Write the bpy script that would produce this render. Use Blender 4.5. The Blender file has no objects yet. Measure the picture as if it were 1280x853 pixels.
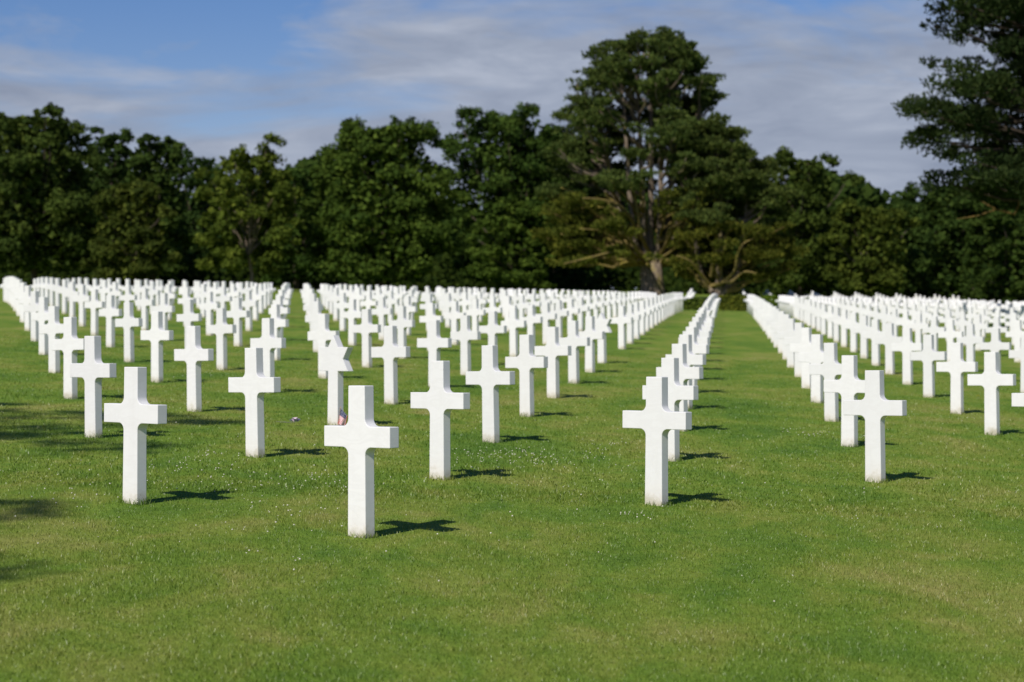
import bpy, bmesh, math, random
import numpy as np
from mathutils import Vector, Matrix

sc = bpy.context.scene
COL = sc.collection
rng = np.random.default_rng(11)
random.seed(5)

# ------------------------------------------------------------------ camera
F_PX = 2600.0                       # focal length in pixels of a 1280 wide frame
PITCH, ROLL, CAM_H = 0.00501, -0.00542, 1.8106
GX, GY = -0.04235, 0.04035          # the lawn falls to the right and rises away from the camera
cam_pos = Vector((0, 0, CAM_H))
_fwd = Vector((0, math.cos(PITCH), math.sin(PITCH)))
_up = Vector((0, -math.sin(PITCH), math.cos(PITCH)))
_rt = Vector((1, 0, 0))
c_, s_ = math.cos(ROLL), math.sin(ROLL)
RIGHT = c_ * _rt + s_ * _up
UP = c_ * _up - s_ * _rt
cd = bpy.data.cameras.new('camera')
cam = bpy.data.objects.new('camera', cd)
COL.objects.link(cam)
cam.matrix_world = Matrix(((RIGHT.x, UP.x, -_fwd.x, cam_pos.x), (RIGHT.y, UP.y, -_fwd.y, cam_pos.y),
                           (RIGHT.z, UP.z, -_fwd.z, cam_pos.z), (0, 0, 0, 1)))
cd.sensor_width = 36.0
cd.lens = F_PX / 1280 * 36
cd.clip_start = 0.1
cd.clip_end = 6000
cd.dof.use_dof = True
cd.dof.focus_distance = 15.0
cd.dof.aperture_fstop = 2.7
cd.dof.aperture_blades = 9
sc.camera = cam


def ray(px, py, dist):
    """the point seen at photo pixel (px, py), dist metres away along Y"""
    d = _fwd + RIGHT * ((px - 640) / F_PX) - UP * ((py - 426.5) / F_PX)
    return cam_pos + d * (dist / d.y)


def soft(v, lim, roll):
    """linear up to lim, then flattening out"""
    a = np.abs(v)
    o = np.where(a < lim, a, lim + roll * (1 - np.exp(-(np.maximum(a, lim) - lim) / roll)))
    return np.sign(v) * o


AX = np.array([-1.00815, 13.70378]); RV = np.array([2.13707, 2.51732]); CV = np.array([.39795, 3.87747])
UV_ = RV - CV
_inv = np.linalg.inv(np.stack([RV, -UV_], 1))


def gh(x, y):
    """height of the lawn: a tilted plane that sags gently towards the far side of the plot"""
    x = np.asarray(x, float); y = np.asarray(y, float)
    n = _inv[1, 0] * (x - AX[0]) + _inv[1, 1] * (y - AX[1])
    sag = .00165 * np.clip(n - 14, 0, 16) ** 2
    t = np.clip((n - 31) / 8, 0, 1)
    e = np.clip((x + 6) / 12, 0, 1)
    e = e * e * (3 - 2 * e)
    sag = sag - e * .34 * t * t * (3 - 2 * t) + (1 - e) * .018 * np.clip(n - 30, 0, 30)
    sx_ = np.where(x < 0, soft(x, 15, 14), soft(x, 70, 40))
    return GX * sx_ + GY * soft(y, 215, 60) - sag


def ground_at(px, py):
    """where the sight line through a photo pixel meets the lawn"""
    d = _fwd + RIGHT * ((px - 640) / F_PX) - UP * ((py - 426.5) / F_PX)
    t = CAM_H / (GX * d.x + GY * d.y - d.z)
    return cam_pos + d * t


def project(p):
    v = Vector(p) - cam_pos
    z = v.dot(_fwd)
    return 640 + F_PX * v.dot(RIGHT) / z, 426.5 - F_PX * v.dot(UP) / z


# ------------------------------------------------------------------ helpers
def tag(o, label=None, cat=None, group=None, kind=None):
    if label: o['label'] = label
    if cat: o['category'] = cat
    if group: o['group'] = group
    if kind: o['kind'] = kind
    return o


def link(o, parent=None):
    COL.objects.link(o)
    if parent is not None: o.parent = parent
    return o


def empty(name, loc, rz=0.0):
    o = bpy.data.objects.new(name, None)
    o.empty_display_size = .3
    o.location = loc
    o.rotation_euler = (0, 0, rz)
    return link(o)


def mesh_np(name, verts, loops, sizes, mat, attrs=None, smooth=False):
    """fast mesh from flat arrays; attrs: per-vertex floats"""
    me = bpy.data.meshes.new(name)
    verts = np.asarray(verts, np.float32).reshape(-1, 3)
    loops = np.asarray(loops, np.int32).ravel()
    sizes = np.asarray(sizes, np.int32).ravel()
    me.vertices.add(len(verts)); me.vertices.foreach_set('co', verts.ravel())
    me.loops.add(len(loops)); me.loops.foreach_set('vertex_index', loops)
    me.polygons.add(len(sizes))
    st = np.zeros(len(sizes), np.int32); st[1:] = np.cumsum(sizes)[:-1]
    me.polygons.foreach_set('loop_start', st)
    me.polygons.foreach_set('loop_total', sizes)
    if smooth: me.polygons.foreach_set('use_smooth', np.ones(len(sizes), bool))
    me.update(calc_edges=True)
    for k, a in (attrs or {}).items():
        at = me.attributes.new(k, 'FLOAT', 'POINT')
        at.data.foreach_set('value', np.asarray(a, np.float32).ravel())
    if mat: me.materials.append(mat)
    return me


def obj(name, me, parent=None):
    return link(bpy.data.objects.new(name, me), parent)


def unit(a):
    return a / np.maximum(np.linalg.norm(a, axis=-1, keepdims=True), 1e-9)


class Tubes:
    """tapered tubes along polylines, gathered into one mesh"""
    def __init__(s, n=8): s.v = []; s.l = []; s.n = n; s.k = 0

    def add(s, pts, rad, wob=0.0):
        pts = [Vector(p) for p in pts]; n = s.n; base = s.k
        for i, p in enumerate(pts):
            a = pts[max(i - 1, 0)]; b = pts[min(i + 1, len(pts) - 1)]
            d = (b - a).normalized()
            u = d.orthogonal().normalized() if i == 0 else (u - d * u.dot(d)).normalized()
            w = d.cross(u)
            for k in range(n):
                t = 2 * math.pi * k / n
                r = rad[i] * (1 + wob * random.uniform(-1, 1))
                s.v.append(tuple(p + (u * math.cos(t) + w * math.sin(t)) * r))
        for i in range(len(pts) - 1):
            for k in range(n):
                a = base + i * n + k; b = base + i * n + (k + 1) % n
                s.l.append((a, b, b + n, a + n))
        e = base + (len(pts) - 1) * n
        s.l.append(tuple(range(e, e + n)))
        s.k += n * len(pts)

    def mesh(s, name, mat):
        sizes = [len(f) for f in s.l]
        return mesh_np(name, s.v, [i for f in s.l for i in f], sizes, mat, smooth=True)


def bent(a, b, n, wob, sag=0.0, rnd=random):
    """a crooked polyline from a to b"""
    a = Vector(a); b = Vector(b); L = (b - a).length
    out = []
    for i in range(n + 1):
        t = i / n
        p = a.lerp(b, t)
        k = math.sin(math.pi * t)
        if 0 < i < n:
            p += Vector((rnd.uniform(-1, 1), rnd.uniform(-1, 1), rnd.uniform(-1, 1))) * wob * L
        p.z -= sag * L * k
        out.append(p)
    return out


# ------------------------------------------------------------------ materials
class NT:
    def __init__(s, name):
        s.m = bpy.data.materials.new(name); s.m.use_nodes = True
        s.t = s.m.node_tree; s.t.nodes.clear()

    def n(s, typ, **kw):
        nd = s.t.nodes.new(typ)
        for k, v in kw.items():
            if k[0] == '_': setattr(nd, k[1:], v)
            else:
                key = int(k[1:]) if k[0] == 'i' and k[1:].isdigit() else k.replace('__', ' ')
                if hasattr(v, 'links') or isinstance(v, bpy.types.NodeSocket): s.t.links.new(v, nd.inputs[key])
                else: nd.inputs[key].default_value = v
        return nd

    def ramp(s, fac, stops, interp='LINEAR'):
        r = s.t.nodes.new('ShaderNodeValToRGB'); r.color_ramp.interpolation = interp
        e = r.color_ramp.elements
        while len(e) < len(stops): e.new(.5)
        for q, (p, c) in zip(e, stops):
            q.position = p; q.color = (c[0], c[1], c[2], 1) if not isinstance(c, (int, float)) else (c, c, c, 1)
        s.t.links.new(fac, r.inputs[0])
        return r.outputs[0]

    def mix(s, fac, a, b, typ='MIX'):
        m = s.t.nodes.new('ShaderNodeMix'); m.data_type = 'RGBA'; m.blend_type = typ
        for k, v in ((0, fac), (6, a), (7, b)):
            if isinstance(v, bpy.types.NodeSocket): s.t.links.new(v, m.inputs[k])
            else: m.inputs[k].default_value = v if k == 0 or len(v) == 4 else (*v, 1)
        return m.outputs[2]

    def noise(s, vec, scale, detail=3, rough=.5, dist=0.0):
        n = s.n('ShaderNodeTexNoise', Scale=scale, Detail=detail, Roughness=rough, Distortion=dist)
        if vec is not None: s.t.links.new(vec, n.inputs['Vector'])
        return n.outputs[0]

    def math(s, op, a, b=0.0, clamp=False):
        n = s.n('ShaderNodeMath', _operation=op, _use_clamp=clamp, i0=a, i1=b)
        return n.outputs[0]

    def out(s, sh):
        o = s.t.nodes.new('ShaderNodeOutputMaterial'); s.t.links.new(sh, o.inputs[0]); return s.m

    def pbr(s, col, rough=.7, spec=.3, normal=None):
        p = s.n('ShaderNodeBsdfPrincipled')
        for k, v in (('Base Color', col), ('Roughness', rough), ('Specular IOR Level', spec), ('Normal', normal)):
            if v is None: continue
            if isinstance(v, bpy.types.NodeSocket): s.t.links.new(v, p.inputs[k])
            else: p.inputs[k].default_value = v if isinstance(v, (int, float)) else (*v, 1)
        return p.outputs[0]


def lawn_colour(g, pos):
    """patchy lawn: fresh green, dull green and dry yellowish areas; shared by soil sheet and blades"""
    sep = g.n('ShaderNodeMapping', Vector=pos, Scale=(.75, .38, 0.0)).outputs[0]
    big = g.noise(sep, .7, 3, .55, .4)
    mid = g.noise(sep, 3.0, 4, .62, .6)
    v = g.math('ADD', g.math('MULTIPLY', big, .6), g.math('MULTIPLY', mid, .4))
    col = g.ramp(v, [(.36, (.090, .174, .020)), (.46, (.136, .220, .025)), (.53, (.182, .244, .034)), (.61, (.234, .260, .055)), (.72, (.31, .295, .09))])
    return col


def mat_ground():
    g = NT('lawn')
    pos = g.n('ShaderNodeNewGeometry').outputs['Position']
    col = lawn_colour(g, pos)
    fine = g.noise(pos, 9.0, 4, .7)
    col = g.mix(.55, col, g.ramp(fine, [(.3, .62), (.7, 1.25)]), 'MULTIPLY')
    bmp = g.n('ShaderNodeBump', Strength=.5, Distance=.03, Height=g.noise(pos, 30, 3, .7)).outputs[0]
    return g.out(g.pbr(col, .9, .1, bmp))


def mat_blade():
    g = NT('grass_blade')
    pos = g.n('ShaderNodeNewGeometry').outputs['Position']
    col = lawn_colour(g, pos)
    rnd = g.n('ShaderNodeAttribute', _attribute_name='rnd').outputs['Fac']
    col = g.mix(1.0, col, g.ramp(rnd, [(0, (.72, .78, .65)), (.5, (1.0, 1.02, 1.0)), (.86, (1.2, 1.16, 1.2)), (.92, (1.5, 1.3, 2.0)), (1.0, (2.0, 1.6, 3.0))]), 'MULTIPLY')
    d = g.n('ShaderNodeBsdfDiffuse', Color=col).outputs[0]
    t = g.n('ShaderNodeBsdfTranslucent', Color=g.mix(1.0, col, (1.15, 1.1, .6, 1), 'MULTIPLY')).outputs[0]
    gl = g.n('ShaderNodeBsdfGlossy', Color=(.8, .8, .8, 1), Roughness=.42).outputs[0]
    m1 = g.n('ShaderNodeMixShader', i0=.32, i1=d, i2=t).outputs[0]
    m2 = g.n('ShaderNodeMixShader', i0=.035, i1=m1, i2=gl).outputs[0]
    return g.out(m2)


def mat_marble():
    g = NT('white_marble')
    tc = g.n('ShaderNodeTexCoord').outputs['Object']
    oi = g.n('ShaderNodeObjectInfo')
    off = g.n('ShaderNodeVectorMath', _operation='SCALE', i0=oi.outputs['Location']); off.inputs['Scale'].default_value = 3.7
    p = g.n('ShaderNodeVectorMath', _operation='ADD', i0=tc, i1=off.outputs[0]).outputs[0]
    base = g.mix(oi.outputs['Random'], (.70, .70, .69), (.785, .78, .765))
    # soft grey veins running obliquely through the stone
    vein = g.noise(g.n('ShaderNodeMapping', Vector=p, Rotation=(.3, .5, .2), Scale=(2, 2, 5)).outputs[0], 1.6, 5, .6, 1.3)
    vm = g.ramp(vein, [(.41, 0.0), (.5, 1.0), (.59, 0.0)])
    base = g.mix(g.math('MULTIPLY', vm, .20), base, (.60, .59, .57))
    strk = g.noise(g.n('ShaderNodeMapping', Vector=p, Scale=(16, 16, 1.3)).outputs[0], 1.0, 4, .6)
    base = g.mix(g.math('MULTIPLY', g.ramp(strk, [(.5, 0.0), (.7, 1.0)]), .10), base, (.55, .53, .49))
    cloud = g.noise(p, 3.0, 3, .5)
    base = g.mix(g.math('MULTIPLY', cloud, .12), base, (.72, .72, .73))
    # soil splash and damp stain near the foot
    z = g.n('ShaderNodeSeparateXYZ', Vector=tc).outputs[2]
    zn = g.math('ADD', z, g.math('MULTIPLY', g.math('SUBTRACT', g.noise(p, 9, 4, .65), .5), .22))
    low = g.ramp(zn, [(.0, .9), (.04, .55), (.10, .14), (.22, 0.0)])
    base = g.mix(g.math('MULTIPLY', low, .55), base, (.62, .47, .32))
    spk = g.ramp(g.noise(p, 70, 2, .6), [(.62, 0.0), (.70, 1.0)])
    grn = g.ramp(zn, [(.0, 1.0), (.035, .6), (.08, 0.0)])
    base = g.mix(g.math('MULTIPLY', grn, .45), base, (.22, .24, .12))
    base = g.mix(g.math('MULTIPLY', g.math('MULTIPLY', spk, low), .5), base, (.25, .2, .12))
    bmp = g.n('ShaderNodeBump', Strength=.04, Distance=.003, Height=g.noise(p, 60, 4, .6)).outputs[0]
    return g.out(g.pbr(base, .55, .3, bmp))


def mat_leaf(name, dark, mid, light, trans=.22):
    g = NT(name)
    rnd = g.n('ShaderNodeAttribute', _attribute_name='rnd').outputs['Fac']
    oc = g.n('ShaderNodeObjectInfo').outputs['Color']
    col = g.ramp(rnd, [(0, dark), (.5, mid), (1, light)])
    col = g.mix(1.0, col, oc, 'MULTIPLY')
    d = g.n('ShaderNodeBsdfDiffuse', Color=col).outputs[0]
    t = g.n('ShaderNodeBsdfTranslucent', Color=g.mix(1.0, col, (1.2, 1.25, .6, 1), 'MULTIPLY')).outputs[0]
    return g.out(g.n('ShaderNodeMixShader', i0=trans, i1=d, i2=t).outputs[0])


def mat_bark(name, a, b, lichen=None):
    g = NT(name)
    pos = g.n('ShaderNodeNewGeometry').outputs['Position']
    n = g.noise(g.n('ShaderNodeMapping', Vector=pos, Scale=(3, 3, .8)).outputs[0], 2.2, 5, .65)
    col = g.ramp(n, [(.35, a), (.65, b)])
    if lichen:
        col = g.mix(g.ramp(g.noise(pos, .8, 4, .6), [(.54, 0.0), (.66, .8)]), col, lichen)
    bmp = g.n('ShaderNodeBump', Strength=.6, Distance=.05, Height=n).outputs[0]
    return g.out(g.pbr(col, .9, .1, bmp))


def mat_plain(name, col, rough=.7, spec=.3):
    g = NT(name)
    pos = g.n('ShaderNodeTexCoord').outputs['Object']
    n = g.noise(pos, 40, 3, .6)
    return g.out(g.pbr(g.mix(1.0, (*col, 1), g.ramp(n, [(.3, .85), (.7, 1.1)]), 'MULTIPLY'), rough, spec))


M_GROUND, M_BLADE, M_MARBLE = mat_ground(), mat_blade(), mat_marble()
M_LEAF = mat_leaf('broad_leaf', (.022, .038, .011), (.048, .074, .016), (.100, .134, .028))
M_NEEDLE = mat_leaf('pine_needle', (.024, .042, .016), (.050, .076, .026), (.092, .118, .036), .12)
M_BARK = mat_bark('bark', (.05, .040, .03), (.125, .10, .075))
M_PBARK = mat_bark('pine_bark', (.10, .078, .06), (.25, .20, .15), (.23, .19, .07))
M_LICHEN = mat_bark('lichen_branch', (.13, .10, .045), (.25, .19, .06), (.25, .21, .045))

# ------------------------------------------------------------------ sky and sun
SUN_AZ = math.atan2(-.47, -.88)          # sun behind the camera, to the left
SUN_EL = math.radians(41)
w = bpy.data.worlds.new('World'); sc.world = w; w.use_nodes = True
nt = w.node_tree; nt.nodes.clear()
g = NT.__new__(NT); g.t = nt
sky = g.n('ShaderNodeTexSky', _sky_type='NISHITA', _sun_disc=False, _sun_elevation=SUN_EL, _sun_rotation=SUN_AZ,
          _altitude=60, _air_density=1.0, _dust_density=.35, _ozone_density=2.2)
dirv = g.n('ShaderNodeTexCoord').outputs['Generated']
hs = g.n('ShaderNodeHueSaturation', Saturation=1.45, Value=.62, Color=g.mix(1.0, sky.outputs[0], (1.10, .96, 1.05, 1), 'MULTIPLY')).outputs[0]
sx = g.n('ShaderNodeSeparateXYZ', Vector=dirv)
n1 = g.noise(g.n('ShaderNodeMapping', Vector=dirv, Location=(7.7, 2.9, 3.8), Scale=(3.2, 3.2, 12.5)).outputs[0], 2.1, 7, .56, .5)
n2 = g.noise(g.n('ShaderNodeMapping', Vector=dirv, Location=(1.3, 2.4, .2), Scale=(9, 9, 42)).outputs[0], 2.0, 5, .6, .3)
cov = g.math('ADD', g.math('MULTIPLY', n1, .78), g.math('MULTIPLY', n2, .22))
cov = g.math('ADD', cov, g.math('MULTIPLY', sx.outputs[0], .42))
cov = g.math('ADD', g.math('SUBTRACT', cov, g.math('MULTIPLY', sx.outputs[2], 3.2)), .305)
mask = g.ramp(cov, [(.215, 0.0), (.30, .55), (.39, .97)])
n3 = g.noise(g.n('ShaderNodeMapping', Vector=dirv, Location=(.3, 1.4, 5.2), Scale=(6, 6, 26)).outputs[0], 2.4, 5, .6, .5)
ccol = g.ramp(n3, [(.3, (2.0, 2.35, 3.15)), (.55, (2.75, 3.12, 3.95)), (.75, (3.6, 3.95, 4.75))])
skyc = g.mix(mask, hs, ccol)
bg = g.n('ShaderNodeBackground', Color=skyc, Strength=.10)
wo = nt.nodes.new('ShaderNodeOutputWorld'); nt.links.new(bg.outputs[0], wo.inputs[0])

sd = Vector((math.sin(SUN_AZ) * math.cos(SUN_EL), math.cos(SUN_AZ) * math.cos(SUN_EL), math.sin(SUN_EL)))
ld = bpy.data.lights.new('sun', 'SUN'); ld.energy = 3.7; ld.angle = math.radians(.53); ld.color = (1.0, .945, .86)
sun = link(bpy.data.objects.new('sun', ld)); sun.location = sd * 60
sun.rotation_euler = (-sd).to_track_quat('-Z', 'Y').to_euler()
vs = sc.view_settings
vs.view_transform = 'Standard'; vs.look = 'None'; vs.gamma = 1.0; vs.exposure = .32
vs.use_curve_mapping = False

# ------------------------------------------------------------------ ground sheet
xs = np.unique(np.concatenate([np.linspace(-1500, -60, 30), np.linspace(-60, 60, 61), np.linspace(60, 1500, 30)]))
ys = np.unique(np.concatenate([np.linspace(-300, 0, 16), np.linspace(0, 300, 101), np.linspace(300, 3500, 40)]))
XX, YY = np.meshgrid(xs, ys)
ZZ = gh(XX, YY)
V = np.stack([XX, YY, ZZ], -1).reshape(-1, 3)
nx, ny = len(xs), len(ys)
ii = (np.arange(ny - 1)[:, None] * nx + np.arange(nx - 1)[None]).ravel()
L = np.stack([ii, ii + 1, ii + nx + 1, ii + nx], -1)
tag(obj('lawn_ground', mesh_np('lawn_ground', V, L, np.full(len(L), 4), M_GROUND, smooth=True)), kind='structure')


# ------------------------------------------------------------------ grass blades
def blades(n, y0, y1, power, hmin, hmax, wid):
    # density falls with distance; wedge a little wider than the view
    u = rng.random(n)
    k = power
    y = (y0 ** (1 - k) + u * (y1 ** (1 - k) - y0 ** (1 - k))) ** (1 / (1 - k))
    half = y * (640 / F_PX) + 3.6
    x = (rng.random(n) * 2 - 1) * half
    return x, y, hmin, hmax, wid


def grass_mesh(name, parts):
    VV, LL, SS, RR = [], [], [], []
    base = 0
    for (x, y, h0, h1, wid) in parts:
        n = len(x)
        z = gh(x, y)
        tuft = .9 + .22 * np.clip(np.sin(x * 3.1 + 1.7 * np.sin(y * 1.3)) * np.sin(y * 2.3 + np.sin(x * 2.2)), -.6, .9)
        h = rng.uniform(h0, h1, n) * tuft
        a = rng.uniform(0, 2 * np.pi, n)
        la = rng.uniform(0, 2 * np.pi, n); ln = rng.uniform(.15, .95, n) * h
        wv = wid * rng.uniform(.6, 1.3, n)
        dx, dy = np.cos(a) * wv, np.sin(a) * wv
        lx, ly = np.cos(la) * ln, np.sin(la) * ln
        b = np.stack([x, y, z - .004], -1)
        wd = np.stack([dx, dy, 0 * dx], -1)
        md = np.stack([lx * .35, ly * .35, h * .62], -1)
        tp = np.stack([lx, ly, h], -1)
        P = np.stack([b - wd, b + wd, b + md + wd * .75, b + md - wd * .75, b + tp], 1)
        VV.append(P.reshape(-1, 3))
        i0 = base + np.arange(n)[:, None] * 5
        LL.append(np.concatenate([i0 + 0, i0 + 1, i0 + 2, i0 + 3, i0 + 3, i0 + 2, i0 + 4], 1).ravel())
        SS.append(np.tile([4, 3], n))
        r = rng.random(n)
        RR.append(np.repeat(r, 5))
        base += 5 * n
    return mesh_np(name, np.concatenate(VV), np.concatenate(LL), np.concatenate(SS), M_BLADE, {'rnd': np.concatenate(RR)})


# ------------------------------------------------------------------ headstones
AL = 0.68662
S_, W_, W2, T_, YA, AH = .597, .148, .163, .090, .732, .138
NFAR = 30


def cross_mesh(detail=True, seed=0):
    r = random.Random(seed)
    fr = .052
    nseg = 9 if detail else 2
    aw = lambda z: .5 * (W2 + (W_ - W2) * z)
    zt, zb = YA, YA - AH
    right = [(aw(-.1), -.12)]
    # fillet below the arm
    cx, cz = aw(zb) + fr, zb - fr
    for k in range(nseg + 1):
        t = math.pi - k / nseg * math.pi / 2
        right.append((cx + fr * math.cos(t), cz + fr * math.sin(t)))
    right += [(S_ / 2, zb), (S_ / 2, zt)]
    cz = zt + fr
    cx = aw(zt) + fr
    for k in range(nseg + 1):
        t = -math.pi / 2 - k / nseg * math.pi / 2
        right.append((cx + fr * math.cos(t), cz + fr * math.sin(t)))
    right += [(aw(1.0), 1.0)]
    left = [(-x, z) for x, z in reversed(right)]
    return prism(right + left, T_, detail)


def prism(outline, thick, detail, bev=.005):
    bm = bmesh.new()
    fv = [bm.verts.new((x, -thick / 2, z)) for x, z in outline]
    bv = [bm.verts.new((x, thick / 2, z)) for x, z in outline]
    n = len(outline)
    bm.faces.new(fv); bm.faces.new(list(reversed(bv)))
    for i in range(n):
        j = (i + 1) % n
        bm.faces.new((fv[j], fv[i], bv[i], bv[j]))
    bmesh.ops.recalc_face_normals(bm, faces=bm.faces)
    if detail:
        ed = [e for e in bm.edges if len(e.link_faces) == 2 and e.calc_face_angle(0) > math.radians(40)]
        bmesh.ops.bevel(bm, geom=ed, offset=bev, segments=2, profile=.5, affect='EDGES', clamp_overlap=True)
    bmesh.ops.triangulate(bm, faces=[f for f in bm.faces if len(f.verts) > 4])
    return bm


def bm_mesh(bm, name, mat, smooth_angle=None):
    me = bpy.data.meshes.new(name); bm.to_mesh(me); bm.free()
    me.materials.append(mat)
    if smooth_angle:
        me.polygons.foreach_set('use_smooth', np.ones(len(me.polygons), bool))
        me.set_sharp_from_angle(angle=smooth_angle)
    return me


def star_mesh():
    R, ri = .262, .262 / math.sqrt(3)
    cz = 1.0 - R
    pts = []
    for k in range(12):
        rr = R if k % 2 == 0 else ri
        t = math.pi / 2 - k * math.pi / 6
        pts.append((rr * math.cos(t), cz + rr * math.sin(t)))
    # replace the lowest point with the shaft going down into the lawn
    hw = W_ / 2
    low = pts[6]
    zc = low[1] + hw * math.sqrt(3)
    pts[6:7] = [(hw, zc), (W2 / 2, -.12), (-W2 / 2, -.12), (-hw, zc)]
    return bm_mesh(prism(pts, T_, True), 'star_headstone', M_MARBLE)


ME_CROSS = bm_mesh(cross_mesh(True), 'cross_headstone', M_MARBLE)
ME_STAR = star_mesh()
STARS = {(-1, 3), (0, 7), (1, 10)}
MISSING = {(0, 8)}

stones = []
for m in range(0, 75):
    for n in range(0, NFAR + 1):
        # m steps along the r edge, n steps along -u ; lattice index i (lane lines) and j (steps back)
        i, j = m - n, n
        p = AX + i * RV + j * CV
        if (i, j) in MISSING or p[1] > 215 or (0 <= i <= 3 and n > (28 if i == 1 else 26)): continue
        x, y = float(p[0]), float(p[1])
        z = float(gh(x, y))
        pu, pv = project((x, y, z + .7))
        hpx = F_PX / y
        if pu < -hpx * .34 or pu > 1280 + hpx * .34: continue
        stones.append((hpx, i, j, x, y, z, pu))
stones.sort(reverse=True)
ORD = ['zeroth', 'first', 'second', 'third', 'fourth', 'fifth', 'sixth', 'seventh', 'eighth', 'ninth', 'tenth', 'eleventh', 'twelfth',
       'thirteenth', 'fourteenth', 'fifteenth', 'sixteenth', 'seventeenth', 'eighteenth', 'nineteenth', 'twentieth'] + \
      ['twenty-' + q for q in ('first', 'second', 'third', 'fourth', 'fifth', 'sixth', 'seventh', 'eighth', 'ninth')] + ['thirtieth']
CUSTOM = {
    (0, 0): 'white marble cross nearest the camera, frontmost stone of the whole field',
    (-1, 1): 'white marble cross with brown stains at its foot, leftmost of the foreground stones',
    (1, 0): 'white marble cross, frontmost stone of the line along the left of the open lane',
    (2, 0): 'white marble cross, frontmost stone of the line along the right of the open lane',
}
GROUP_C = 'white marble crosses standing in rows on the lawn'
GROUP_S = 'white marble Star of David headstones among the crosses'
seen_in_line = {}
far = []
count = 0
mesh_used = set()
for (hpx, i, j, x, y, z, pu) in stones:
    star = (i, j) in STARS
    seen_in_line[i] = seen_in_line.get(i, 0) + 1
    if not star and count >= 300:
        far.append((x, y, z)); continue
    k = seen_in_line[i]
    o = bpy.data.objects.new('star_headstone' if star else 'cross_headstone', ME_STAR if star else ME_CROSS)
    link(o)
    rr = random.Random(i * 91 + j * 7)
    o.location = (x + rr.uniform(-.012, .012), y + rr.uniform(-.012, .012), z + rr.uniform(-.012, .006))
    o.rotation_euler = (rr.uniform(-.009, .009), rr.uniform(-.009, .009), -AL + rr.uniform(-.02, .02))
    side = 'left' if i <= 1 else 'right'
    num = (2 - i) if i <= 1 else (i - 1)
    if star:
        lab = {(-1, 3): 'white Star of David headstone with a small flag planted at its foot',
               (0, 7): 'white Star of David headstone further back, second line left of the open lane'}.get(
            (i, j), 'white Star of David headstone partly hidden in the line just left of the open lane')
        tag(o, lab, 'headstone', GROUP_S)
    else:
        lab = CUSTOM.get((i, j)) or 'white marble cross, %s stone back in the %s line %s of the open lane' % (
            ORD[min(k, 30)], ORD[min(num, 30)], side)
        tag(o, lab, 'headstone', GROUP_C)
        count += 1


def merged_crosses(name, spots, label):
    bm = cross_mesh(False)
    base = np.array([v.co[:] for v in bm.verts]); bm.verts.index_update()
    fs = [[v.index for v in f.verts] for f in bm.faces]; bm.free()
    loops = np.array([q for f in fs for q in f]); sizes = np.array([len(f) for f in fs])
    VV, LL, SS = [], [], []
    ca, sa = math.cos(-AL), math.sin(-AL)
    R = np.array([[ca, -sa, 0], [sa, ca, 0], [0, 0, 1]])
    for k, (x, y, z) in enumerate(spots):
        jit = rng.uniform(-.012, .012, 3)
        VV.append(base @ R.T + np.array([x, y, z]) + jit); LL.append(loops + k * len(base)); SS.append(sizes)
    return tag(obj(name, mesh_np(name, np.concatenate(VV), np.concatenate(LL), np.concatenate(SS), M_MARBLE)), label, 'headstones', kind='stuff')


# grass: the mown lawn plus longer blades left standing round the feet of the nearer stones
gp = [blades(640000, 5.5, 17.0, 1.01, .014, .031, .0019), blades(240000, 16.0, 46.0, 1.3, .018, .036, .0040)]
fx_, fy_ = [], []
for (hpx, i, j, x, y, z, pu) in stones:
    if y > 34: break
    q = 150 if y < 20 else 90
    sd_ = rng.integers(0, 4, q); tt = rng.uniform(-1, 1, q); off = np.abs(rng.normal(0, .012, q)) + .003
    lu = np.where(sd_ < 2, tt * (W2 / 2 + .01), np.where(sd_ == 2, 1, -1) * (W2 / 2 + off))
    lv = np.where(sd_ < 2, np.where(sd_ == 0, 1, -1) * (T_ / 2 + off), tt * (T_ / 2 + .01))
    fx_.append(x + math.cos(-AL) * lu - math.sin(-AL) * lv); fy_.append(y + math.sin(-AL) * lu + math.cos(-AL) * lv)
gp.append((np.concatenate(fx_), np.concatenate(fy_), .022, .070, .0022))
tag(obj('grass', grass_mesh('grass', gp)), 'short mown green lawn grass with some dry straw coloured blades', 'grass', kind='stuff')

# second plot beyond the hedge, glimpsed past the lane
for i in range(-4, 26):
    for j in range(32, 37):
        p = AX + i * RV + j * CV
        z = float(gh(p[0], p[1]))
        pu, _ = project((p[0], p[1], z + .7))
        if 850 < pu < 1290 and p[1] < 205 and not 875 < pu < 925: far.append((float(p[0]), float(p[1]), z))
merged_crosses('far_crosses', far, 'hundreds of small blurred white crosses in the far rows before the trees')


# ------------------------------------------------------------------ clover and dandelions
def blobs(name, spots, rad, mat, label, cat):
    bm = bmesh.new(); bmesh.ops.create_icosphere(bm, subdivisions=1, radius=1)
    base = np.array([v.co[:] for v in bm.verts]); bm.verts.index_update()
    fs = np.array([[v.index for v in f.verts] for f in bm.faces]); bm.free()
    VV, LL = [], []
    for k, p in enumerate(spots):
        s = rad * rng.uniform(.55, 1.25)
        VV.append(base * s * np.array([1, 1, .8]) + np.array(p)); LL.append(fs + k * len(base))
    L = np.concatenate(LL)
    return tag(obj(name, mesh_np(name, np.concatenate(VV), L.ravel(), np.full(len(L), 3), mat, smooth=True)), label, cat, kind='stuff')


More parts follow.
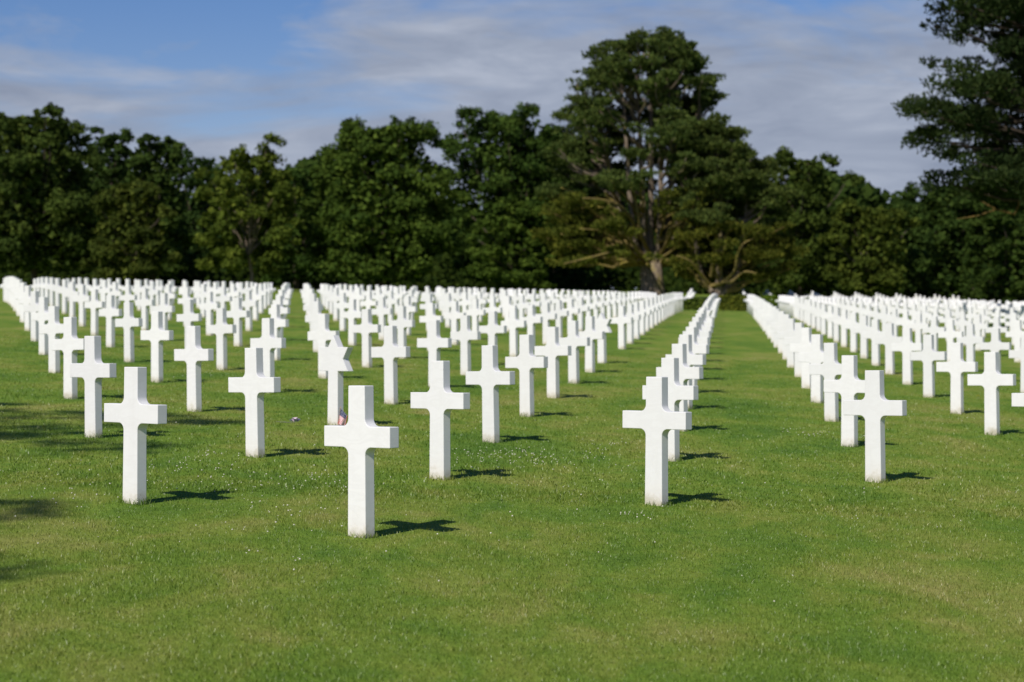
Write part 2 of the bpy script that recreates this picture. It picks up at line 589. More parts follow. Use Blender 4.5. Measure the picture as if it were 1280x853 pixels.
clov = []
def patch(px, py, sx, sy, n):
    for _ in range(int(n * .75)):
        u, v = rng.normal(px, sx), rng.normal(py, sy)
        p = ground_at(u, v)
        clov.append((p.x, p.y, float(gh(p.x, p.y)) + rng.uniform(.022, .04)))
for a in [(265, 572, 12, 2, 14), (240, 585, 40, 6, 40), (300, 605, 70, 8, 60), (400, 606, 22, 6, 30), (470, 612, 8, 4, 6), (640, 572, 26, 6, 70),
          (680, 578, 20, 6, 45), (560, 572, 30, 6, 16), (360, 640, 50, 12, 30), (315, 698, 5, 2, 3), (375, 703, 6, 3, 7), (345, 667, 40, 6, 14),
          (790, 648, 14, 2, 18), (1065, 653, 8, 2, 6), (1010, 545, 14, 2, 26), (985, 542, 10, 2, 8), (1085, 549, 8, 2, 10), (1205, 525, 10, 2, 10), (745, 576, 12, 3, 16),
          (755, 560, 10, 4, 12), (780, 555, 16, 8, 14), (690, 465, 14, 2, 14), (585, 595, 20, 5, 10), (770, 610, 60, 10, 10), (130, 610, 60, 14, 24),
          (80, 650, 60, 20, 16), (500, 560, 160, 30, 30), (640, 650, 240, 40, 40), (900, 620, 150, 30, 20), (400, 590, 260, 30, 60), (240, 470, 30, 4, 14)]:
    patch(*a)
M_CLOVER = mat_plain('clover_white', (.64, .62, .50), .8, .1)
blobs('clover_flowers', clov, .0060, M_CLOVER, 'tiny white clover heads scattered in patches over the lawn', 'clover')
for (px, py) in [(790, 443.5), (1222, 498.5)]:
    p = ground_at(px, py)
    root = empty('dandelion', (p.x, p.y, float(gh(p.x, p.y))))
    tag(root, 'yellow dandelion in the lawn ' + ('between the lines left of the open lane' if px < 900 else 'in front of the rows at the far right'), 'flower', 'yellow dandelions in the lawn')
    t = Tubes(6); t.add([(0, 0, 0), (.004, 0, .025), (.006, 0, .045)], [.003, .0025, .002]); obj('stem', t.mesh('stem', mat_plain('dandelion_stem', (.08, .14, .03))), root)
    bm = bmesh.new()
    for q in range(22):
        a = q * 2.4; r = .006 + .022 * (q / 22)
        c = Vector((.006 + r * math.cos(a), r * math.sin(a), .05 - .006 * q / 22))
        d = Vector((math.cos(a), math.sin(a), .35)) * .012; e = Vector((-math.sin(a), math.cos(a), 0)) * .006
        vs_ = [bm.verts.new(c - e), bm.verts.new(c + d - e * .7), bm.verts.new(c + d + e * .7), bm.verts.new(c + e)]
        bm.faces.new(vs_)
    obj('bloom', bm_mesh(bm, 'bloom', mat_plain('dandelion_yellow', (.75, .55, .03))), root)

# ------------------------------------------------------------------ flag at the foot of the star stone
ca, sa = math.cos(-AL), math.sin(-AL)
sp = AX - RV + 3 * CV
fx, fy = sp[0] + ca * .125 + sa * .05, sp[1] + sa * .125 - ca * .05
root = empty('flag', (fx, fy, float(gh(fx, fy))))
tag(root, 'small stars and stripes flag hanging from a thin stick beside the star headstone', 'flag')
t = Tubes(6); t.add([(-.015, 0, -.03), (-.005, 0, .10), (.012, 0, .225)], [.004, .0038, .003]); obj('stick', t.mesh('stick', mat_plain('stick_wood', (.35, .24, .13))), root)
bm = bmesh.new(); uvl = bm.loops.layers.uv.new('UVMap')
NU, NV = 14, 14
grid = {}
for a in range(NU + 1):
    for b in range(NV + 1):
        u, v = a / NU, b / NV          # u along the hoist, v along the fly (hanging down)
        top = Vector((.012, 0, .205)).lerp(Vector((.088, 0, .125)), u)
        bot = Vector((-.022, 0, .035)).lerp(Vector((.062, 0, .012)), u)
        p = top.lerp(bot, v)
        p.y = .012 * math.sin(u * 7 + v * 1.5) * (.4 + v) - .012
        grid[a, b] = bm.verts.new(p)
for a in range(NU):
    for b in range(NV):
        f = bm.faces.new((grid[a, b], grid[a + 1, b], grid[a + 1, b + 1], grid[a, b + 1]))
        for lp, (q, s) in zip(f.loops, ((a, b), (a + 1, b), (a + 1, b + 1), (a, b + 1))): lp[uvl].uv = (q / NU, s / NV)
g = NT('flag_cloth')
uv = g.n('ShaderNodeTexCoord').outputs['UV']
s = g.n('ShaderNodeSeparateXYZ', Vector=uv)
st = g.math('MODULO', g.math('MULTIPLY', s.outputs[0], 13.0), 2.0)
stripe = g.ramp(g.math('MULTIPLY', st, .5), [(0, (.50, .05, .08)), (.5, (.78, .76, .76))], 'CONSTANT')
vor = g.n('ShaderNodeTexVoronoi', _feature='F1', Vector=uv, Scale=14.0, Randomness=.15).outputs[0]
canton = g.ramp(vor, [(0, (.75, .75, .78)), (.22, (.03, .04, .11))], 'CONSTANT')
inside = g.math('MULTIPLY', g.math('LESS_THAN', s.outputs[0], .9), g.math('LESS_THAN', s.outputs[1], .42))
d = g.pbr(g.mix(inside, stripe, canton), .85, .1)
me = bm_mesh(bm, 'cloth', g.out(d)); obj('cloth', me, root)

# ------------------------------------------------------------------ single flower lying on the lawn
p0 = ground_at(369, 533); p1 = ground_at(345, 532.4)
root = empty('cut_flower', (p0.x, p0.y, float(gh(p0.x, p0.y))))
tag(root, 'pale pink and lilac cut flower lying on the lawn with its stem to the left', 'flower')
dx, dy = p1.x - p0.x, p1.y - p0.y
dz = float(gh(p1.x, p1.y) - gh(p0.x, p0.y))
t = Tubes(6); t.add([(0, 0, .045), (dx * .35, dy * .35, .038 + dz * .35), (dx * .7, dy * .7, .042 + dz * .7), (dx, dy, .046 + dz)], [.006, .005, .005, .004])
obj('stem', t.mesh('stem', mat_plain('flower_stem', (.16, .18, .10))), root)


def petals(n, r0, r1, up, size, ph, name, mat):
    bm = bmesh.new()
    for q in range(n):
        a = q * 2 * math.pi / n * (1 if n < 8 else 1.62) + ph
        rr = r0 + (r1 - r0) * q / n
        c = Vector((rr * math.cos(a), rr * math.sin(a), .05 + up * (1 - q / n)))
        d = Vector((math.cos(a), math.sin(a), .9)) * size; e = Vector((-math.sin(a), math.cos(a), 0)) * size * .8
        vs_ = [bm.verts.new(c - e * .5), bm.verts.new(c + d * .6 - e), bm.verts.new(c + d * 1.15), bm.verts.new(c + d * .6 + e), bm.verts.new(c + e * .5)]
        bm.faces.new(vs_)
    return bm_mesh(bm, name, mat)


obj('bloom', petals(16, .003, .026, .025, .024, 0, 'bloom', mat_plain('petal_pink', (.74, .58, .66))), root)
obj('outer_petals', petals(9, .02, .040, .002, .028, .4, 'outer_petals', mat_plain('petal_lilac', (.30, .30, .58))), root)
for q in range(2):
    bm = bmesh.new()
    c = Vector((dx * (.4 + .25 * q), dy * (.4 + .25 * q), .043)); d = Vector((-.05, .02 - .05 * q, .012)); e = Vector((0, .012, .004))
    bm.faces.new([bm.verts.new(c), bm.verts.new(c + d * .5 - e), bm.verts.new(c + d), bm.verts.new(c + d * .5 + e)])
    obj('leaf', bm_mesh(bm, 'leaf', bpy.data.materials['flower_stem']), root)


# ------------------------------------------------------------------ foliage
def leaf_cards(pts, nrm, size, R, aspect=1.0, rnd=None):
    """one bent-free leaf-cluster quad per point, facing roughly along nrm"""
    n = len(pts)
    nrm = unit(nrm + R.normal(0, .55, (n, 3)))
    a = unit(np.cross(nrm, R.normal(0, 1, (n, 3))))
    b = np.cross(nrm, a)
    s = size * R.uniform(.55, 1.25, n)[:, None]
    a = a * s * .5 * aspect; b = b * s * .5
    k = R.uniform(.35, .9, (n, 1))
    P = np.stack([pts - a, pts - b * k, pts + a, pts + b], 1)
    r = R.random(n) if rnd is None else np.clip(rnd + R.normal(0, .16, n), 0, 1)
    return P.reshape(-1, 3), np.repeat(r, 4)


def cards_mesh(name, P, r, mat):
    n = len(P) // 4
    return mesh_np(name, P, np.arange(4 * n), np.full(n, 4), mat, {'rnd': r})


def ball(R, n, inner=.45):
    d = unit(R.normal(0, 1, (n, 3)))
    return d, (inner + (1 - inner) * R.random(n) ** .6)[:, None]


def broadleaf(name, label, px, top, hw, dist, seed, tint=(1, 1, 1), leaves=9000, leaf=.42, bottom=.16, trunk_r=.28, cat='tree',
              group='trees standing in the wood behind the graves', nclump=34, bias=(0, 0), spiky=.16, depth=.85, loc=None, height=None, width=None, gap=.0, show_trunk=False):
    R = np.random.default_rng(seed); rd = random.Random(seed)
    if loc is None:
        x = (px - 640) / F_PX * dist; y = dist
        z = float(gh(x, y)); H = ray(px, top, dist).z - z
        W = hw / F_PX * dist
    else:
        x, y = loc; z = float(gh(x, y)); H = height; W = width
    root = empty(name, (x, y, z)); tag(root, label, cat, group)
    zb = bottom * H
    ph = R.uniform(0, 6.28, 6)
    lob = lambda az: 1 + .15 * math.sin(2 * az + ph[0]) + .12 * math.sin(3 * az + ph[1]) + .07 * math.sin(5 * az + ph[2])

    def dome(t, az):
        """half width of the crown at height fraction t"""
        wd = math.sqrt(max(0, 1 - ((t - .40) / .60) ** 2.7)) if t > .40 else .80 + .20 * math.sin(t / .40 * math.pi / 2)
        return W * wd * lob(az + .8 * t) * (1 + .10 * math.sin(9 * t + ph[3]) + .07 * math.sin(17 * t + ph[4] + az))

    C = []
    golden = R.uniform(0, 6.28)
    nb = max(11, int(nclump * .78))
    for q in range(nb):                                  # boughs, each carrying a handful of leafy sprays
        t = .96 * (1 - ((q + R.random()) / nb) ** 1.05)
        az = golden + q * 2.39996 + R.normal(0, .3)
        rb = R.uniform(.20, .36) * min(W, .6 * H) * (1.1 - .3 * t)
        w_ = max(0, dome(t * .95, az) - rb * .75) * R.uniform(.80, 1.0)
        bc = np.array([math.cos(az) * w_ + bias[0] * (t - .5), math.sin(az) * w_ * depth, zb + (H - zb) * t])
        for k in range(7):
            d = unit(R.normal(0, 1, (1, 3)))[0]
            d[2] = abs(d[2]) * .9 - .22
            out = np.array([math.cos(az), math.sin(az), .15])
            d = unit((d + .45 * out)[None])[0]
            cc = bc + d * rb * np.array([1.0, 1.0, .74]) * R.uniform(.6, 1.0)
            if show_trunk and abs(cc[0] - .1 * W) < .17 * W and cc[1] < .2 * W and t < .36: continue
            C.append((cc, rb * R.uniform(.26, .50)))
    ext = np.array([[c[0] - cr * .9, c[0] + cr * .9, c[2] + cr * .75] for c, cr in C])
    kx = 2 * W / (ext[:, 1].max() - ext[:, 0].min()); mx = (ext[:, 1].max() + ext[:, 0].min()) / 2
    kz = (H - zb) / (ext[:, 2].max() - zb)
    C = [(np.array([(c[0] - mx) * kx, c[1] * kx, zb + (c[2] - zb) * kz]), cr) for c, cr in C]
    if show_trunk:                                       # the leaning top shoot
        C += [(np.array([.22 * W, 0, H * 1.0]), .12 * W), (np.array([.36 * W, 0, H * 1.075]), .13 * W), (np.array([.52 * W, 0, H * 1.045]), .11 * W)]
    base_c = sorted(C, key=lambda e: -e[0][2])[:max(8, nclump // 2)]
    shoots = []
    for q in range(int(nclump * spiky) + 2):            # shoots that break the outline
        c, cr = base_c[R.integers(len(base_c))]
        o_ = unit(np.array([[R.normal(0, .6), R.normal(0, .5), 1.0]]))[0]
        sh = (c + o_ * cr * R.uniform(.8, 1.15) * np.array([1, 1, .9]), cr * R.uniform(.4, .75))
        shoots.append((c, sh)); C.append(sh)
    vol = np.array([cr ** 2 for _, cr in C]); vol = vol / vol.sum()
    PP, RR = [], []
    for (c, cr), f in zip(C, vol):
        n = max(20, int(leaves * 1.8 * f))
        d, rad = ball(R, n, .3)
        keep = R.random(n) > gap
        d = d[keep]; rad = rad[keep]
        stretch = np.array([1.12, 1.12, .78])
        lump = 1 + .22 * np.sin(d[:, :1] * 5 + seed) * np.sin(d[:, 1:2] * 6 + q) + .15 * R.normal(0, 1, (len(d), 1)) * (R.random((len(d), 1)) < .25)
        pts = c + d * rad * cr * stretch * lump
        nr = d * np.array([.8, .8, .7]) + np.array([0, 0, .55])
        P, r = leaf_cards(pts, nr, leaf * .74, R, rnd=np.full(len(d), R.uniform(.3, .7)))
        PP.append(P); RR.append(r)
    # loose inner leaves that close the middle of the crown
    n = int(leaves * .34 * (1 - gap))
    t = R.random(n) ** .9 * .93; az = R.uniform(0, 6.28, n)
    w_ = np.sqrt(np.clip(1 - ((t - .40) / .60) ** 2, 0, 1)) * W * .68 * np.sqrt(R.random(n))
    pts = np.stack([np.cos(az) * w_, np.sin(az) * w_ * depth, zb + (H - zb) * t], -1)
    if show_trunk: pts = pts[(t > .42) | (pts[:, 1] > .2 * W)]; n = len(pts)
    P, r = leaf_cards(pts, np.tile([0, 0, .5], (n, 1)), leaf * 1.25, R)
    PP.append(P); RR.append(r)
    crown = obj('crown', cards_mesh('crown', np.concatenate(PP), np.concatenate(RR), M_LEAF), root)
    crown.color = (*tint, 1)
    T = Tubes(8)
    top_c = Vector((bias[0] * .3, 0, H * .78))
    main = bent((0, 0, -.25), top_c, 6, .025, rnd=rd)
    T.add(main, [trunk_r * (1.25 if k == 0 else 1) * (1 - .82 * k / 6) for k in range(7)], .06)
    for (c, cr) in C[3:3 + 7 * 16:7]:
        k = min(5, max(1, int(6 * (c[2] / H) * .6)))
        a = main[k]
        T.add(bent(a, Vector(c), 4, .05, -.04, rnd=rd), [trunk_r * .42 * (1 - .75 * q / 4) * (1 - .1 * k) for q in range(5)])
    if show_trunk:
        T.add(bent(main[5], Vector((.3 * W, 0, H * 1.05)), 3, .05, rnd=rd), [.10, .08, .06, .03])
    for c, sh in shoots:
        T.add(bent(Vector(c), Vector(sh[0]), 2, .05, rnd=rd), [.06, .045, .02])
    obj('trunk', T.mesh('trunk', M_PBARK if show_trunk else M_BARK), root)
    return root


def tuft_cards(pts, out, length, R, per=4):
    """needle tufts: narrow blades fanning out from each point"""
    n = len(pts)
    pts = np.repeat(pts, per, 0); out = np.repeat(out, per, 0)
    d = unit(out + R.normal(0, .55, (n * per, 3)))
    L = length * R.uniform(.6, 1.2, (n * per, 1))
    w = unit(np.cross(d, R.normal(0, 1, (n * per, 3)))) * L * .17
    P = np.stack([pts - w * .5, pts + d * L * .55 - w, pts + d * L, pts + d * L * .55 + w], 1)
    return P.reshape(-1, 3), np.repeat(np.clip(R.normal(.5, .25, n * per), 0, 1), 4)


def pine_pads(pads, R, tuft, dens):
    PP, RR = [], []
    for (c, rx, rz, b) in pads:
        n = max(12, int(dens * rx * rx))
        d, rad = ball(R, n, .35)
        lump = 1 + .25 * np.sin(d[:, :1] * 6 + c[0]) * np.cos(d[:, 1:2] * 5 + c[1])
        pts = np.array(c) + d * rad * np.array([rx, rx, rz]) * lump
        P, r = tuft_cards(pts, d * np.array([.8, .8, .5]) + np.array([0, 0, .75]), tuft, R)
        PP.append(P); RR.append(np.clip(r + b, 0, 1))
    return np.concatenate(PP), np.concatenate(RR)


def interp(prof, t):
    return float(np.interp(t, [p[0] for p in prof], [p[1] for p in prof]))


def pine(name, label, px, top, dist, prof, seed, stems, nbranch, tint=(1, 1, 1), tuft=.42, dens=34, trunk_r=.55, pad=(.9, 1.7), low=.22, base_px=None,
         fork=.12, group=None, pad_n=3, loc=None, height=None, lichen_to=.45, rise=.12, window=None, bark=None, flat=.30):
    """a many-stemmed pine; prof = (height fraction, left reach, right reach) in metres"""
    R = np.random.default_rng(seed); rd = random.Random(seed)
    if loc is None:
        x = (px - 640) / F_PX * dist; y = dist; z = float(gh(x, y)); H = ray(px, top, dist).z - z
    else:
        x, y = loc; z = float(gh(x, y)); H = height
    root = empty(name, (x, y, z)); tag(root, label, 'tree', group)
    T = Tubes(9); B = Tubes(6)
    fz = fork * H
    T.add([(0, 0, -.4), (.02, 0, fz * .35), (-.05, 0, fz)], [trunk_r * 1.35, trunk_r * 1.02, trunk_r * .9], .05)
    lines = []
    for (ox, oy, tx, ty, th, r) in stems:
        pts = [Vector((ox * .25, oy * .25, fz * .72)), Vector((ox, oy, fz + .10 * H)), Vector((ox * 1.1 + .25 * (tx - ox), oy, fz + .3 * H)),
               Vector((tx * .8 + ox * .2, ty * .8, H * (.5 + .25 * th))), Vector((tx, ty, H * th))]
        pts = [p + Vector((rd.uniform(-.12, .12), rd.uniform(-.12, .12), 0)) for p in pts]
        T.add(pts, [r * 1.15, r, r * .82, r * .5, r * .12], .04)
        lines.append(pts)
    pads = []
    for k in range(nbranch):
        t = low + (0.985 - low) * (k + rd.random()) / nbranch
        a = rd.uniform(0, 2 * math.pi)
        right = math.cos(a) > 0
        reach = np.interp(t, [p[0] for p in prof], [p[2] if right else p[1] for p in prof])
        dep = .5 * (np.interp(t, [p[0] for p in prof], [p[1] for p in prof]) + np.interp(t, [p[0] for p in prof], [p[2] for p in prof]))
        rr = rd.uniform(.5, 1.04)
        if window and window[0] < t < window[1] and math.sin(a) < .1 and rd.random() < (.62 if t < .5 else .28):
            a = rd.choice([rd.uniform(-.55, .9), rd.uniform(2.2, 3.7)]); right = math.cos(a) > 0; rr = rd.uniform(.7, 1.0)
            reach = np.interp(t, [p[0] for p in prof], [p[2] if right else p[1] for p in prof])
        end = Vector((math.cos(a) * reach * rr, math.sin(a) * dep * rr, t * H))
        # spring from the nearest stem, somewhat lower
        zs = max(fz, end.z - rise * H * rr - rd.uniform(0, .03) * H)
        best = None
        for pts in lines:
            for q in range(len(pts) - 1):
                if pts[q].z <= zs <= pts[q + 1].z or (q == len(pts) - 2 and zs > pts[-1].z):
                    s = min(1, (zs - pts[q].z) / max(1e-3, pts[q + 1].z - pts[q].z))
                    p = pts[q].lerp(pts[q + 1], s)
                    dd = (p - end).length
                    if best is None or dd < best[0]: best = (dd, p)
        st = best[1] if best else Vector((0, 0, zs))
        br = bent(st, end, 5, .045, .03, rnd=rd)
        r0 = (.04 + (.012 if bark else .018) * (end - st).length)
        (B if t < lichen_to else T).add(br, [r0 * (1 - .8 * q / 5) for q in range(6)])
        pr = rd.uniform(*pad) * (1.0 - .25 * t)
        pads.append((end, pr, pr * flat, rd.uniform(-.12, .12)))
        for q in range(pad_n):
            if window and t < .42 and math.sin(a) < .1 and abs(end.x) < 2.6: break
            pp = br[3].lerp(end, rd.uniform(.15, 1.1)) + Vector((rd.gauss(0, .6) * pr, rd.gauss(0, .6) * pr, rd.uniform(-.1, .35) * pr))
            pads.append((pp, pr * rd.uniform(.45, .8), pr * flat * .75, rd.uniform(-.15, .15)))
    lowp = [q for q in pads if q[0][2] < lichen_to * .85 * H]
    if lowp and not bark:
        P, r = pine_pads(lowp, R, tuft, dens)
        lo = obj('lower_crown', cards_mesh('lower_crown', P, r, M_NEEDLE), root); lo.color = (tint[0] * 1.3, tint[1] * 1.06, tint[2] * .7, 1)
        lo['label'] = 'olive brown lower foliage'
        pads = [q for q in pads if q[0][2] >= lichen_to * .85 * H]
    P, r = pine_pads(pads, R, tuft, dens)
    crown = obj('crown', cards_mesh('crown', P, r, M_NEEDLE), root); crown.color = (*tint, 1)
    obj('trunk', T.mesh('trunk', bark or M_PBARK), root)
    if B.k: obj('lower_branches', B.mesh('lower_branches', bark or M_LICHEN), root)
    return root


TG = 'trees standing in the wood behind the graves'
BL = broadleaf
BL('oak_tree', 'tall dark dense oak at the far left edge of the wood', 45, 134, 96, 185, 1, (.95, .95, .9), 20000, .46, 0.10, nclump=46, group=TG)
BL('oak_tree', 'low brownish green broad tree in front of the dark oak on the left', 165, 222, 62, 176, 2, (1.12, .98, .85), 8000, .40, 0.08, nclump=30, group=TG)
BL('oak_tree', 'dark narrow tree rising just right of the tall left oak', 138, 158, 48, 200, 3, (.75, .85, .9), 6000, .46, 0.11, group=TG)
BL('oak_tree', 'dark round topped tree between the left oak and the pale green maple', 192, 168, 58, 194, 4, (.8, .88, .85), 8000, .46, 0.08, group=TG)
BL('oak_tree', 'far blue green low tree seen in the dip beside the pale green maple', 250, 188, 56, 215, 5, (.7, .85, .95), 6000, .5, 0.08, group=TG)
BL('maple_tree', 'pale yellow green maple with a visible slim trunk and a topmost leaning shoot', 313, 186, 74, 170, 6, (1.40, 1.28, .9), 10000, .40, 0.14, trunk_r=.17, nclump=40, group=TG, spiky=.25, gap=.1, show_trunk=True)
BL('oak_tree', 'dark shaded tree between the pale maple and the big round oak', 372, 204, 60, 195, 7, (.8, .95, .85), 6000, .46, 0.06, group=TG)
BL('oak_tree', 'big round bright green oak in the middle of the left half', 478, 147, 106, 172, 8, (1.08, 1.16, .9), 22000, .42, 0.07, nclump=56, group=TG)
BL('oak_tree', 'tall dark green oak close left of the great pine with sky holes', 630, 134, 92, 188, 9, (.85, .98, .85), 19000, .44, 0.08, nclump=50, group=TG, gap=.05)
BL('oak_tree', 'low mid green bushy tree at the foot of the tall oak beside the great pine', 645, 246, 62, 168, 10, (1.0, 1.08, .8), 8000, .38, 0.04, nclump=30, group=TG)
BL('oak_tree', 'grey green feathery tree just right of the twin pines', 1000, 190, 78, 186, 12, (.95, .95, .85), 11000, .42, 0.08, nclump=40, group=TG, gap=.15, spiky=.3)
BL('oak_tree', 'low olive green tree at the lowest dip of the skyline', 1090, 252, 62, 180, 13, (1.12, 1.02, .8), 8500, .40, 0.06, nclump=32, group=TG)
BL('oak_tree', 'dark broad tree under the near overhanging pine at the right', 1205, 222, 104, 190, 14, (.72, .82, .8), 18000, .46, 0.06, nclump=48, group=TG)
BL('oak_tree', 'dark shrubby tree low at the right edge of the picture', 1262, 268, 60, 172, 15, (.72, .8, .75), 8000, .42, 0.04, nclump=28, group=TG)
BL('oak_tree', 'dark tree filling the gap behind the twin pines', 905, 190, 76, 205, 16, (.65, .78, .75), 8000, .5, 0.06, group=TG)
BL('oak_tree', 'dark tree standing behind the great pine on its left', 695, 160, 70, 205, 17, (.65, .8, .75), 8000, .5, 0.06, group=TG)

# the two pines in the middle
M_DARKBARK = mat_bark('dark_pine_bark', (.035, .028, .022), (.085, .068, .05))
PG = 'pines standing among the trees'
D = 156
k = D / F_PX
prof = [(.0, 1, 1), (.12, 6.8, 5), (.2, 8.0, 6), (.34, 8.3, 6.4), (.5, 8.0, 6.6), (.65, 7.2, 5.8), (.75, 6.4, 5.2), (.85, 5.4, 4.4), (.92, 4.0, 3.3), (.97, 2.4, 2.3), (1.0, 1.0, 1.0)]
great_pine = pine('pine_tree', 'great many-stemmed pine towering over the wood, with pale bare trunks and golden lower boughs', 815, 40, D, prof, 21,
     [(-1.25, .3, -2.2, .6, .84, .21), (-.6, -.4, -1.0, -.5, .95, .23), (.05, .3, -.1, .3, .99, .24), (.6, -.3, .9, -.6, .95, .22), (1.1, .4, 1.9, .8, .86, .20), (-1.9, .5, -4.2, 1.2, .62, .15), (1.7, .3, 3.6, .5, .66, .14)],
     400, (1.20, 1.16, .86), tuft=.34, dens=92, trunk_r=.88, group=PG, low=.13, fork=.13, pad=(.45, 1.15), window=(.0, .78), pad_n=4, flat=.30)
D = 152
prof = [(.0, 1, 1), (.12, 2.2, 5.4), (.3, 2.6, 5.6), (.5, 2.8, 4.9), (.7, 2.8, 4.0), (.85, 2.2, 2.6), (1.0, .6, .7)]
small_pine = pine('pine_tree', 'smaller pine right of the great one, forking low with crooked golden limbs', 896, 152, D, prof, 22,
     [(-1.0, .2, -2.4, .3, .7, .2), (.15, -.2, .3, -.3, .99, .26), (1.5, .2, 2.6, .3, .86, .2)],
     150, (1.16, 1.08, .8), tuft=.34, dens=92, trunk_r=.42, group=PG, low=.16, fork=.06, pad=(.6, 1.15), lichen_to=.5, window=(.0, .36), pad_n=4)

def limb(root, dist, pix, r0, mat):
    pts = [ray(u, v, dist - e) - root.location for u, v, e in pix]
    fine = []
    for q in range(len(pts) - 1):                        # rounded, slightly crooked course
        a = pts[max(q - 1, 0)]; b = pts[q]; c = pts[q + 1]; d_ = pts[min(q + 2, len(pts) - 1)]
        for k_ in range(4):
            t = k_ / 4
            fine.append(.5 * ((2 * b) + (c - a) * t + (2 * a - 5 * b + 4 * c - d_) * t * t + (3 * b - a - 3 * c + d_) * t ** 3))
    fine.append(pts[-1])
    T = Tubes(7); n_ = len(fine)
    T.add(fine, [r0 * (1 - .8 * q / (n_ - 1)) for q in range(n_)], .08)
    o = obj('limb', T.mesh('limb', mat), root)
    o['label'] = 'crooked golden limb'


for pix in ([(889, 358, 0), (905, 352, 1.2), (918, 338, 2.2), (922, 318, 2.6), (930, 304, 2.9), (950, 296, 3.1)],
            [(886, 356, 0), (874, 340, 1), (862, 326, 2), (846, 320, 2.4)],
            [(889, 345, .4), (893, 322, 1.6), (905, 300, 2.4), (912, 285, 2.6)],
            [(905, 352, 1.2), (915, 352, 1.8), (930, 340, 2.6), (946, 342, 3)]):
    limb(small_pine, 152, pix, .16, M_LICHEN)
for pix in ([(808, 332, 0), (790, 318, 2), (765, 316, 4), (738, 322, 5.2), (705, 330, 6)],
            [(806, 322, 0), (786, 300, 2.4), (762, 290, 4.4), (725, 286, 5.6)],
            [(812, 318, 0), (800, 290, 2), (797, 262, 3), (788, 240, 3.4)],
            [(826, 318, 0), (838, 292, 2.2), (846, 262, 3.2), (862, 240, 3.8)],
            [(828, 300, 0), (848, 284, 2.6), (872, 276, 4), (900, 262, 4.6)],
            [(803, 300, .5), (780, 262, 3), (752, 250, 4.6), (728, 248, 5.4)]):
    limb(great_pine, 156, pix, .17, M_LICHEN)

# near pine reaching into the frame from the right
D = 84
x = (1398 - 640) / F_PX * D
prof = [(.0, 1, 1), (.3, 4.0, 4), (.40, 7.2, 6), (.62, 8.2, 7), (.75, 6.9, 7), (.9, 7.6, 6), (1.0, 5.6, 4)]
near_pine = pine('pine_tree', 'near dark pine reaching into the frame at the upper right corner with open sky gaps', 0, 0, D, prof, 23,
     [(-.5, .2, -1.4, .4, .9, .26), (.4, -.2, .8, -.3, 1.0, .26)], 300, (.56, .60, .56), tuft=.21, dens=170, trunk_r=.42, group=PG, low=.36, fork=.25,  # low tint paints the backlit, shaded look into the needles
     pad=(.55, 1.15), pad_n=4, loc=(x, D), height=15.8, lichen_to=.36, rise=.07, bark=M_DARKBARK, flat=.45)

# a tree outside the frame on the left whose shade falls across the left edge of the lawn
T = Tubes(7)
a_ = Vector((0, 0, ray(1300, 250, D).z - near_pine.location.z + 1.2))
tw = [ray(u, v, D) - near_pine.location for u, v in ((1290, 262), (1276, 251), (1268, 268), (1245, 262), (1222, 270), (1196, 274))]
T.add([a_] + tw, [.11, .085, .07, .055, .045, .03, .012])
T.add([tw[1], tw[1] + Vector((.3, -.3, .4))], [.06, .02]); T.add([tw[3], tw[3] + Vector((-.7, -.2, .35))], [.05, .015])
db = obj('dead_branch', T.mesh('dead_branch', mat_bark('dead_wood', (.07, .048, .02), (.17, .115, .035))), near_pine); db['label'] = 'bare golden lichen covered branch'

for (lx, ly, hh_, ww_, sd_, nm) in [(-12.4, -1.2, 15.5, 2.8, 31, 'nearer tree'), (-15.1, 4.3, 19.5, 3.2, 32, 'farther tree')]:
    BL('oak_tree', nm + ' just outside the left edge whose broken shade falls on the lawn', 0, 0, 0, 0, sd_, (1, 1, 1), 1700, .30, .6, loc=(lx, ly), height=hh_, width=ww_,
       nclump=18, group='trees outside the left edge', gap=.45, trunk_r=.2)

# wood behind the trees: one mass of leaves, tinted dark to carry the shade below the crowns
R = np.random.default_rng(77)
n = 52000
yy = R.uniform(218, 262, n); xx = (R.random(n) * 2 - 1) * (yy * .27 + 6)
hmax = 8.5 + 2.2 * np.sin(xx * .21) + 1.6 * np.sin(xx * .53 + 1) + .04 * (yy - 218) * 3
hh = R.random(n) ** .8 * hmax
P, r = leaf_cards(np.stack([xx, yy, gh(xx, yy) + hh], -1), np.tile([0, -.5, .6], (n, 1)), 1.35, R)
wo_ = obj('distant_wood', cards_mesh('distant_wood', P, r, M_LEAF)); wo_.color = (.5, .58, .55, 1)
tag(wo_, 'dark mass of woodland closing the view behind the tree line', 'wood', kind='stuff')

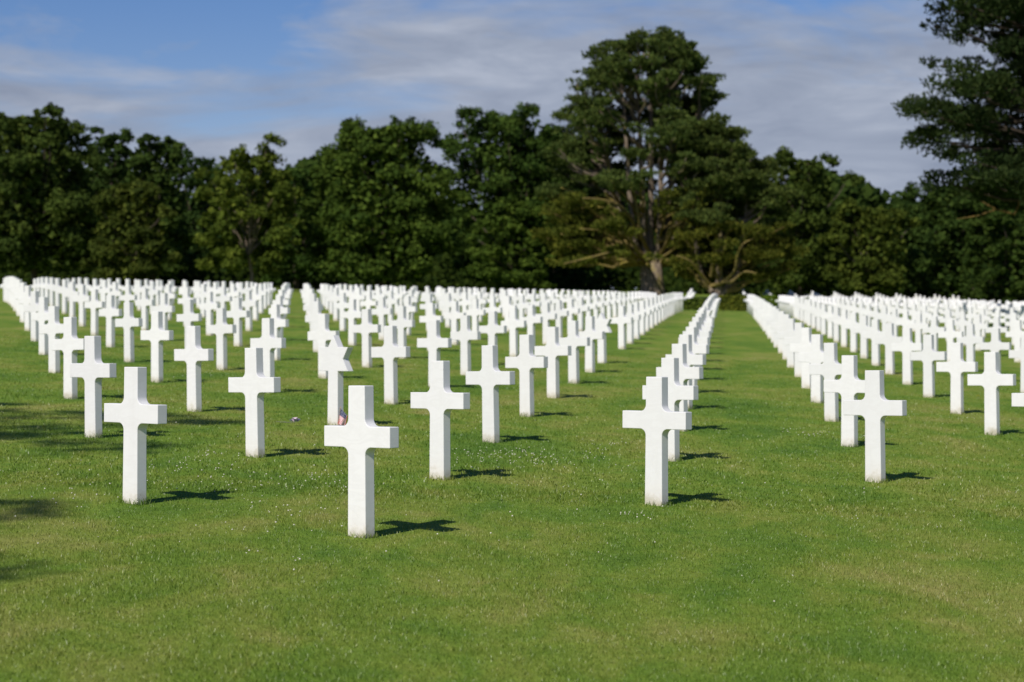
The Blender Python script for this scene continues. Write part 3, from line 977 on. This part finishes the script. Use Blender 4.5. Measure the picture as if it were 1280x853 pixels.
# undergrowth between the trunks
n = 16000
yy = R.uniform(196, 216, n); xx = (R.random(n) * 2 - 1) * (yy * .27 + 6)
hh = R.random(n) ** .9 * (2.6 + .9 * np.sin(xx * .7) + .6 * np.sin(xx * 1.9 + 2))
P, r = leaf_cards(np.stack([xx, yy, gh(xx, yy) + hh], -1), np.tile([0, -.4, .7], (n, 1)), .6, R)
uo = obj('undergrowth', cards_mesh('undergrowth', P, r, M_LEAF)); uo.color = (.42, .46, .40, 1)  # shade under the crowns is put into this dark tint
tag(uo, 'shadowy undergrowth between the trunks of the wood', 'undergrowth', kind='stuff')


# ------------------------------------------------------------------ clipped hedges at the end of the lane
def hedge(px0, px1, dist, h, dep, seed, tint, label):
    R = np.random.default_rng(seed)
    x0 = (px0 - 640) / F_PX * dist; x1 = (px1 - 640) / F_PX * dist
    cx = (x0 + x1) / 2; z = float(gh(cx, dist))
    root = empty('hedge', (cx, dist, z)); tag(root, label, 'hedge', 'clipped hedges at the end of the lane')
    n = int(900 * (x1 - x0))
    u = R.uniform(x0 - cx, x1 - cx, n); f = R.random(n)
    top = f < .4
    hh = h * (1 + .10 * np.sin(u * 2.1 + seed) + .06 * np.sin(u * 5))
    vz = np.where(top, hh * R.uniform(.9, 1.03, n), R.random(n) * hh)
    vy = np.where(top, R.uniform(-dep, dep, n), np.where(f < .85, -dep, dep)) + R.normal(0, .06, n)
    P, r = leaf_cards(np.stack([u, vy, vz + gh(cx + u, dist) - z], -1), np.where(top[:, None], [[0, -.1, 1.0]], [[0, -1.0, .3]]), .17, R)
    o = obj('foliage', cards_mesh('foliage', P, r, M_LEAF), root); o.color = (*tint, 1)
    T = Tubes(6)
    for q in range(int((x1 - x0) * 1.2)):
        a = R.uniform(x0 - cx, x1 - cx)
        T.add(bent((a, R.uniform(-.2, .2), -.1), (a + R.uniform(-.2, .2), R.uniform(-.3, .3), h * .8), 3, .05), [.03, .026, .02, .012])
    obj('stems', T.mesh('stems', M_BARK), root)


hedge(842, 884, 127, .62, .5, 51, (1.1, 1.1, .8), 'dark green clipped hedge closing the lane just left of the crosses line')
hedge(899, 946, 127, .86, .6, 52, (1.55, 1.25, .8), 'olive brown clipped hedge closing the right half of the lane')
hedge(948, 1010, 127, .86, .6, 53, (1.5, 1.6, .8), 'green clipped hedge showing behind the right hand line of crosses')

sc.render.film_transparent = False
sc.cycles.max_bounces = 6
sc.cycles.diffuse_bounces = 3
sc.cycles.transparent_max_bounces = 4
